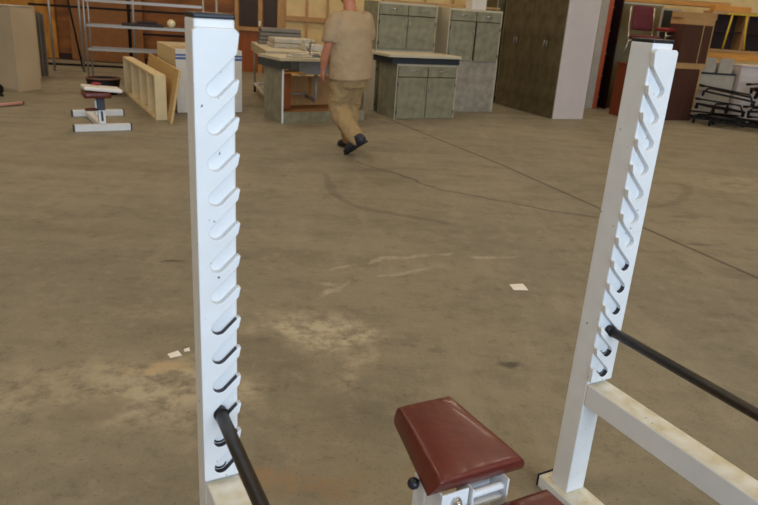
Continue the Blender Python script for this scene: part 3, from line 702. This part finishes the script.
spots = [((5.72, 11.98, .002), (0, 0, -12), 'black wheeled dolly at the left bottom of the pile, nearest the walnut cabinet'),
         ((5.86, 11.50, .002), (0, 0, -34), 'black wheeled dolly lying foremost in the pile with its front casters showing'),
         ((6.72, 11.85, .002), (0, 0, 12), 'black wheeled dolly on the floor at the right of the pile'),
         ((5.70, 11.90, .200), (3, 6, 28), 'black wheeled dolly on the second layer at the left of the pile'),
         ((6.62, 11.82, .200), (-4, -6, -28), 'black wheeled dolly on the second layer at the right of the pile'),
         ((5.80, 11.93, .400), (-4, 7, -24), 'black wheeled dolly topmost at the left of the pile'),
         ((6.66, 11.92, .420), (5, 6, 30), 'black wheeled dolly on the third layer at the right of the pile'),
         ((6.66, 11.92, .585), (3, -8, -8), 'black wheeled dolly on top of the right pile against the white cabinet')]
for i, (l, r_, lab) in enumerate(spots):
    o = d0 if i == 0 else copy_tree(d0)
    o.location = l; o.rotation_euler = [R(a) for a in r_]; tag(o, lab, 'dolly', 'black dollies piled at the right')

# ------------------------------------------------------------------ left side
t = thing('metal_cabinet', 'beige grey metal cabinet at the far left edge', 'cabinet', (-6.42, 10.33, 0), -14)
B(0, .95, 0, .46, 0, 1.20).build('body', 'beige_metal', t, .006)
B(-.01, .96, -.01, .47, 1.201, 1.215).build('top_panel', 'grey_box', t, .003)
B(.03, .92, -.014, -.0005, .03, 1.16).build('door', 'beige_metal', t, .003)
t = thing('metal_cabinet', 'lower beige metal cabinet just behind the one at left edge', 'cabinet', (-7.22, 11.15, 0), -14)
B(0, 1.0, 0, .95, 0, 1.17).build('body', 'beige_metal', t, .006)
B(1.001, 1.012, .02, .93, .03, 1.13).build('door', 'beige_metal', t, .003)
for i in range(5):
    o = MB()
    for k in range(4): o.box(k * .035, k * .035 + .033, 0, .02 + .01 * (k % 2), 0, 1.08 - .01 * k)
    o = o.build('corrugated_panel', 'grey_sheet', loc=(-6.42 + .03 * i, 12.0 + .09 * i, .0), rot=(R(-2), 0, R(-8)))
    o.rotation_euler = (0, 0, R(-8))
    tag(o, 'narrow grey corrugated panel in the row between the metal cabinet and racks', 'metal panel', 'grey panels by the cabinets')
# black caster base and pink tube at the edge
t = thing('caster_base', 'black caster base on the floor in front of the left metal cabinet', 'caster base', (-5.62, 9.75, 0), -20)
MB().tube([(-.012, 0, .075), (.03, 0, .075)], .075, 20).build('wheel', 'dolly', t)
MB().tube([(-.14, .0, .05), (-.14, .04, .05)], .048, 18).build('wheel', 'dolly', t)
MB().tube([(-.14, .02, .075), (0, .0, .10), (.10, -.08, .03), (.22, -.12, .022)], .018, 8).build('arm', 'dolly', t)
t = thing('metal_pipe', 'pink and brown pipe piece lying on the floor at the left edge', 'pipe', (-4.98, 8.75, 0), 55)
MB().tube([(-.35, .0, .03), (-.05, .0, .03), (.25, .04, .03)], .024, 10).build('pipe', 'pink', t)
MB().tube([(-.32, .055, .025), (.30, .10, .025)], .02, 8).build('handle', 'walnut', t)
MB().ball((-.38, -.02, .04), .04).build('end_knob', 'pink', t)
# chrome shelf unit
t = thing('wire_shelf', 'chrome shelving unit with three long shelves at the back left', 'shelf unit', (-5.33, 12.18, 0), 15)
for z in (.53, .93, 1.34):
    m_ = MB().box(0, 1.95, 0, .025, z - .03, z + .012).box(0, 1.95, .425, .45, z - .03, z + .012).box(0, .02, .0255, .4245, z - .03, z + .01)
    for k in range(1, 26): m_.box(k * .076, k * .076 + .006, .0255, .4245, z - .004, z + .004)
    m_.build('shelf', 'wire', t)
for x in (-.02, 1.97):
    for y in (-.018, .468): MB().tube([(x, y, .0), (x, y, 1.9)], .016, 10).build('post', 'zinc', t)
# pipe rack
t = thing('pipe_rack', 'grey steel pipe rack with black rails left of the chrome shelves', 'rack', (-5.72, 13.35, 0), 10)
for x in (-.75, -.22, .75, 2.3):
    MB().tube([(x, 0, .0), (x, 0, 2.1)], .022, 10).build('post', 'zinc', t)
MB().box(-1.12, 2.35, .023, .05, 1.16, 1.20).box(-1.12, 2.35, .023, .05, .10, .14).box(.9, 2.35, .023, .05, .74, .78).build('rail', 'dolly', t)
tag(MB().tube([(0, 0, .012), (-.50, .35, 2.3)], .02, 8).build('steel_bar', 'dolly', loc=(-6.15, 13.75, 0)), 'thin black steel bar leaning at the pipe rack', 'bar')
tag(MB().tube([(0, 0, 0), (0, 0, 2.3)], .035, 8).build('steel_post', 'dolly', loc=(-5.3, 14.1, 0)), 'black steel post standing behind the chrome shelves', 'post')
tag(MB().ball((0, 0, .075), .075).tube([(0, 0, .0), (0, 0, .02)], .03).build('globe_lamp', 'lamp', loc=(-4.02, 12.72, .943)), 'cream glass globe standing on the middle chrome shelf', 'globe')
tag(MB().box(-.35, .35, -.06, .06, 0, .05).box(-.1, .25, -.03, .03, .0505, .09).build('tool_case', 'wine', bevel=.01, loc=(-4.5, 12.62, .943), rot=(0, 0, R(15))), 'long dark tool case lying on the middle chrome shelf', 'tool case')
tag(MB().box(-.07, .07, -.05, .05, 0, .28).box(-.02, .02, -.02, .02, .281, .31).build('canister', 'green_item', bevel=.01, loc=(-3.68, 12.82, .943)), 'dark green canister at the right end of the middle chrome shelf', 'canister')
# round tub behind exercise stool
t = thing('round_tub', 'low black round tub with brown rim behind the white exercise stool', 'tub', (-4.42, 10.55, 0), 0)
m_ = MB(); n = 32
prof = [(.20, .0), (.23, .12), (.25, .24), (.235, .24), (.22, .12), (.19, .02)]
rr = [[m_.bm.verts.new((r * math.cos(2 * PI * k / n), r * math.sin(2 * PI * k / n), z)) for k in range(n)] for r, z in prof]
for A_, B_ in zip(rr, rr[1:]):
    for k in range(n): m_.bm.faces.new((A_[k], A_[(k + 1) % n], B_[(k + 1) % n], B_[k])).smooth = True
m_.bm.faces.new(rr[0]); m_.bm.faces.new(rr[-1])
m_.build('bowl', 'dolly', t)
MB().tube([(.248 * math.cos(2 * PI * k / 32), .248 * math.sin(2 * PI * k / 32), .242) for k in range(33)], .013, 8, cap=False).build('rim', 'brass', t)
# exercise stool
t = thing('exercise_stool', 'white exercise stool on two floor tubes at left', 'exercise stool', (-3.24, 7.63, 0), 32)
for nm, y in (('floor_tube', 0), ('floor_tube', 1.04)):
    x0 = -.30 if y == 0 else -.18
    q = B(x0, x0 + .60, y - .04, y + .04, 0, .075).build(nm, 'white_paint', t, .004)
    MB().box(x0 - .012, x0 - .0005, y - .042, y + .042, 0, .077).box(x0 + .6005, x0 + .612, y - .042, y + .042, 0, .077).build('end_cap', 'black_plastic', q)
B(-.035, .035, .0405, .9995, .01, .07).build('spine', 'white_paint', t, .004)
mt = Matrix.Translation((0, 0, .0755)) @ Matrix.Rotation(R(-12), 4, 'X')
MB().box(-.035, .035, -.03, .03, 0.0, .30, mt).build('post', 'white_paint', t, .003)
MB().box(-.012, .012, -.036, -.0305, .03, .14, mt).build('slot', 'black_plastic', t)
MB().box(-.042, .042, -.037, .037, .15, .29, mt).build('sleeve', 'black_plastic', t, .003)
MB().box(-.06, -.0425, -.01, .01, .10, .26, mt).build('strut', 'white_paint', t)
o = MB().tube([(-.043, .03, .235), (-.17, .03, .235)], .018, 12).build('lever', 'vinyl', t); o['label'] = 'maroon grip'
pad_mesh(.28, .26, .32, .07).xform(Matrix.Translation((-.04, .07, .408))).build('seat', 'vinyl', t)
MB().box(-.18, .22, -.10, .18, .0, .04, Matrix.Translation((0, .0, .447)) @ Matrix.Rotation(R(5), 4, 'Y')).build('top_board', 'white_plastic', t, .012)
tag(MB().box(-.05, .05, -.02, .02, 0, .012).box(-.02, .02, -.04, .04, .0125, .02).build('red_tag', 'red_paint', loc=(-3.32, 7.72, .502), rot=(0, 0, R(60))), 'small red clip on the white stool top', 'clip')
# shelf lying on its long edge and board leaning
t = thing('pine_shelf', 'pale pine open shelf unit lying on its long edge at left of the white bin', 'shelf', (-2.93, 8.52, 0), 29)
MB().box(0, .14, 0, .03, 0, .56).box(0, .14, 2.57, 2.60, 0, .56).box(0, .14, .0305, 2.5695, .53, .56).box(0, .14, .0305, 2.5695, 0, .03).build('frame', 'pine_pale', t, .003)
MB().box(.125, .14, .0305, 2.5695, .0305, .5295).build('back_board', 'pine', t)
for y in (.55, 1.15, 1.85): B(.003, .124, y, y + .03, .0305, .5295).build('divider', 'pine_pale', t)
t = B(0, .03, 0, 2.5, 0, .66).build('pine_board', 'pine', bevel=.003, loc=(-2.70, 8.36, .0), rot=(0, R(11), R(27)))
tag(t, 'pale pine board on edge leaning between the pine shelf and the white bin', 'board')
# white bin with wood interior
t = thing('open_bin', 'white fronted open top bin with blue stripe behind the left upright', 'bin', (-2.88, 9.24, 0), 28)
B(0, .90, 0, .02, 0, .84).build('front_panel', 'white_box', t, .003)
MB().box(-.002, .902, -.002, -.0003, .705, .735).box(-.002, .902, -.002, -.0003, .75, .775).build('stripe', 'blue', t)
MB().box(0, .02, .0205, 1.4, 0, .84).box(.88, .90, .0205, 1.4, 0, .84).box(.0205, .8795, 1.38, 1.4, 0, .84).build('side_panel', 'pine_pale', t, .003)
MB().box(.0205, .8795, .65, .665, .45, .83).box(.38, .395, .0205, .6495, .45, .82).box(.0205, .8795, .0205, 1.3795, .43, .4495).build('divider', 'pine', t)

# ------------------------------------------------------------------ the man
def V(*a): return Vector(a)
def limb(m, pts, rs, n=16, flat=1.0):
    P = [Vector(p) for p in pts]; rings = []; X = Vector((1, 0, 0))
    for i, p in enumerate(P):
        t = (P[min(i + 1, len(P) - 1)] - P[max(i - 1, 0)]).normalized()
        xd = (X - t * X.dot(t)); xd = xd.normalized() if xd.length > .2 else Vector((0, 1, 0)); yd = t.cross(xd)
        r = rs[i]; rx, ry = r if isinstance(r, tuple) else (r, r)
        rings.append((p, rx, ry, xd, yd))
    m.loft(rings, n); m.ball(P[0], *( (rings[0][1] * .98,) )); m.ball(P[-1], rings[-1][1] * .98); return m
def remesh(o, vox, sm=3, disp=0, dscale=.12):
    r = o.modifiers.new('remesh', 'REMESH'); r.mode = 'VOXEL'; r.voxel_size = vox; r.use_smooth_shade = True
    s = o.modifiers.new('smooth', 'SMOOTH'); s.iterations = sm; s.factor = .6
    if disp:
        tx = bpy.data.textures.new('wrinkles', 'CLOUDS'); tx.noise_scale = dscale; tx.noise_depth = 2
        d = o.modifiers.new('wrinkle', 'DISPLACE'); d.texture = tx; d.strength = disp; d.mid_level = .5; d.texture_coords = 'LOCAL'
    return o
MLOC = (-.40, 7.42, 0); MRZ = 40
X1, Y1 = (1, 0, 0), (0, 1, 0)
body = MB()
body.loft([(V(0, 0, .84), .13, .10, X1, Y1), (V(0, 0, .92), .16, .125, X1, Y1), (V(0, .02, 1.05), .17, .14, X1, Y1), (V(0, .02, 1.2), .175, .13, X1, Y1), (V(0, .0, 1.33), .185, .11, X1, Y1), (V(0, .0, 1.42), .15, .08, X1, Y1), (V(0, .01, 1.47), .07, .065, X1, Y1)])
body.tube([(0, .005, 1.40), (0, .02, 1.50), (0, .035, 1.58)], [.075, .066, .064], 16)
body.ball((0, .045, 1.645), .080, .098, .112)                      # skull
body.ball((0, .085, 1.585), .058, .062, .055)                      # jaw
body.ball((0, .148, 1.625), .013, .018, .020); body.ball((0, .140, 1.650), .010, .012, .028)   # nose
for sx in (-1, 1):
    body.ball((sx * .081, .035, 1.635), .012, .022, .032)          # ear
    body.ball((sx * .032, .128, 1.668), .022, .014, .009)          # brow
body.ball((0, .139, 1.590), .026, .010, .008)                      # lips
LA = [(-.20, 0, 1.385), (-.245, .005, 1.25), (-.270, .03, 1.12), (-.275, .085, 1.0), (-.262, .130, .895)]
RA = [(.20, 0, 1.385), (.235, .02, 1.25), (.235, .05, 1.13), (.20, .18, 1.07), (.16, .27, 1.05)]
for A_ in (LA, RA): limb(body, A_, [.062, .056, .047, .046, .031])
def hand(m, wrist, fwd, side, pal, s=1.0):
    "fwd: along the fingers, side: towards the thumb, pal: palm normal (curl side)"
    f, d, p = Vector(fwd).normalized(), Vector(side).normalized(), Vector(pal).normalized(); w0 = Vector(wrist)
    m.loft([(w0, .028, .022, d, p), (w0 + f * .03, .036, .019, d, p), (w0 + f * .07, .043, .018, d, p), (w0 + f * .098, .041, .014, d, p)], 14)
    for k, (o_, ln) in enumerate(((.031, .072), (.0105, .080), (-.0105, .075), (-.030, .058))):
        b = w0 + f * .088 + d * o_; cur = .35
        a1 = b + f * ln * .45 + p * ln * .10; a2 = a1 + (f * .8 + p * .55) * ln * .32; a3 = a2 + (f * .45 + p * .85) * ln * .26
        m.tube([b, a1, a2, a3], [.0098, .0092, .0085, .0070], 10); m.ball(a3, .007)
    b = w0 + f * .025 + d * .026
    m.tube([b, b + (f * .6 + d * .7 + p * .2) * .035, b + (f * .85 + d * .55 + p * .4) * .068, b + (f * 1.0 + d * .4 + p * .6) * .090], [.015, .0125, .011, .009], 10); m.ball(b + (f * 1.0 + d * .4 + p * .6) * .090, .009)
hand(body, LA[-1], (.03, .25, -1), (.15, 1, .2), (1, -.1, 0))
hand(body, RA[-1], (-.5, .85, 0), (-.1, 0, 1), (-.8, -.4, 0))
hips = {'L': [(-.09, 0, .86), (-.095, .05, .66), (-.095, .09, .47), (-.092, -.09, .29), (-.09, -.28, .165)],
        'R': [(.09, 0, .86), (.09, .08, .66), (.09, .13, .48), (.09, .13, .28), (.09, .12, .09)]}
for s_k in 'LR': limb(body, hips[s_k], [.085, .075, .056, .052, .038])
for s_k, a, b2 in (('L', (-.09, -.285, .15), (-.095, -.26, .12)), ('R', (.09, .10, .05), (.09, .27, .032))):
    limb(body, [a, b2], [.035, .028])
man = body.build('person', 'skin', whole=True, loc=MLOC, rot=(0, R(-3), R(MRZ)))
remesh(man, .007, 2)
tag(man, 'man in tan t-shirt and khaki trousers walking away past the sink cabinet', 'person')
sh = MB()
sh.loft([(V(-.005, .0, .79), .240, .205, X1, Y1), (V(-.005, .01, .90), .238, .212, X1, Y1), (V(0, .02, 1.05), .245, .222, X1, Y1), (V(0, .015, 1.2), .245, .200, X1, Y1), (V(0, .0, 1.30), .245, .175, X1, Y1), (V(0, .0, 1.38), .225, .14, X1, Y1), (V(0, .005, 1.43), .17, .105, X1, Y1), (V(0, .012, 1.475), .095, .09, X1, Y1)], 28)
for A_ in (LA, RA):
    P = [Vector(A_[0]) * 1.0, Vector(A_[1]), (Vector(A_[1]) * .35 + Vector(A_[2]) * .65)]
    sh.ball((A_[0][0] * .93, 0, 1.375), .092)
    P[0].x *= .95; t = (P[2] - P[1]).normalized(); xd = Vector((0, 1, 0)); yd = t.cross(xd)
    sh.loft([(P[0], .09, .09, xd, yd), (P[1], .092, .084, xd, yd), (P[2], .094, .080, xd, yd)], 18)
shirt = sh.build('t_shirt', 'tan_shirt', man, whole=True); remesh(shirt, .010, 4, .022, .10)
tr = MB()
tr.loft([(V(0, 0, .70), .18, .15, X1, Y1), (V(0, 0, .80), .205, .175, X1, Y1), (V(0, 0, .93), .20, .175, X1, Y1)], 24)
L_, R_ = hips['L'], hips['R']
limb(tr, L_[:4] + [(-.09, -.225, .190)], [.128, .126, .114, .102, .090])
limb(tr, R_[:4] + [(.09, .12, .13)], [.128, .120, .108, .100, .092])
tro = tr.build('trousers', 'khaki', man, whole=True); remesh(tro, .011, 3, .045, .10)
for s_k in 'LR':
    m_ = MB()
    if s_k == 'L': o0 = Matrix.Translation((-.135, -.12, .0)) @ Matrix.Rotation(R(14), 4, 'Z') @ Matrix.Rotation(R(-33), 4, 'X') @ Matrix.Diagonal((1.15, 1.1, 1.1, 1))   # toe down, heel raised
    else: o0 = Matrix.Translation((.09, .33, .0))
    m_.loft([(V(0, -.285, .055), .033, .04, X1, (0, 0, 1)), (V(0, -.25, .062), .042, .055, X1, (0, 0, 1)), (V(0, -.18, .065), .044, .058, X1, (0, 0, 1)), (V(0, -.09, .050), .048, .042, X1, (0, 0, 1)), (V(0, -.03, .038), .044, .03, X1, (0, 0, 1)), (V(0, .0, .03), .025, .018, X1, (0, 0, 1))], 16)
    m_.tube([(0, -.235, .07), (0, -.235, .105)], .046, 14)
    m_.xform(o0); sh_ = m_.build('shoe', 'shoe', man, smooth=True, whole=True)
    s2 = MB().loft([(V(0, -.295, .011), .036, .011, X1, (0, 0, 1)), (V(0, -.22, .011), .044, .011, X1, (0, 0, 1)), (V(0, -.14, .011), .040, .011, X1, (0, 0, 1)), (V(0, -.06, .011), .050, .011, X1, (0, 0, 1)), (V(0, .01, .011), .03, .011, X1, (0, 0, 1))], 16).xform(o0)
    s2.build('sole', 'sole', sh_)
hr = MB().ball((0, .035, 1.665), .086, .100, .104)
for v in list(hr.bm.verts):
    if v.co.z < 1.60 or (v.co.y > .09 and v.co.z < 1.70): hr.bm.verts.remove(v)
hr.build('hair', 'hair', man, whole=True)
for sx in (-1, 1): MB().ball((sx * .031, .132, 1.652), .010, .007, .006).build('eye', 'white_plastic', man)

# ------------------------------------------------------------------ view
scene.view_settings.view_transform = 'Standard'; scene.view_settings.look = 'None'
scene.view_settings.gamma = 1; scene.view_settings.use_curve_mapping = False
scene.view_settings.exposure = 0.0
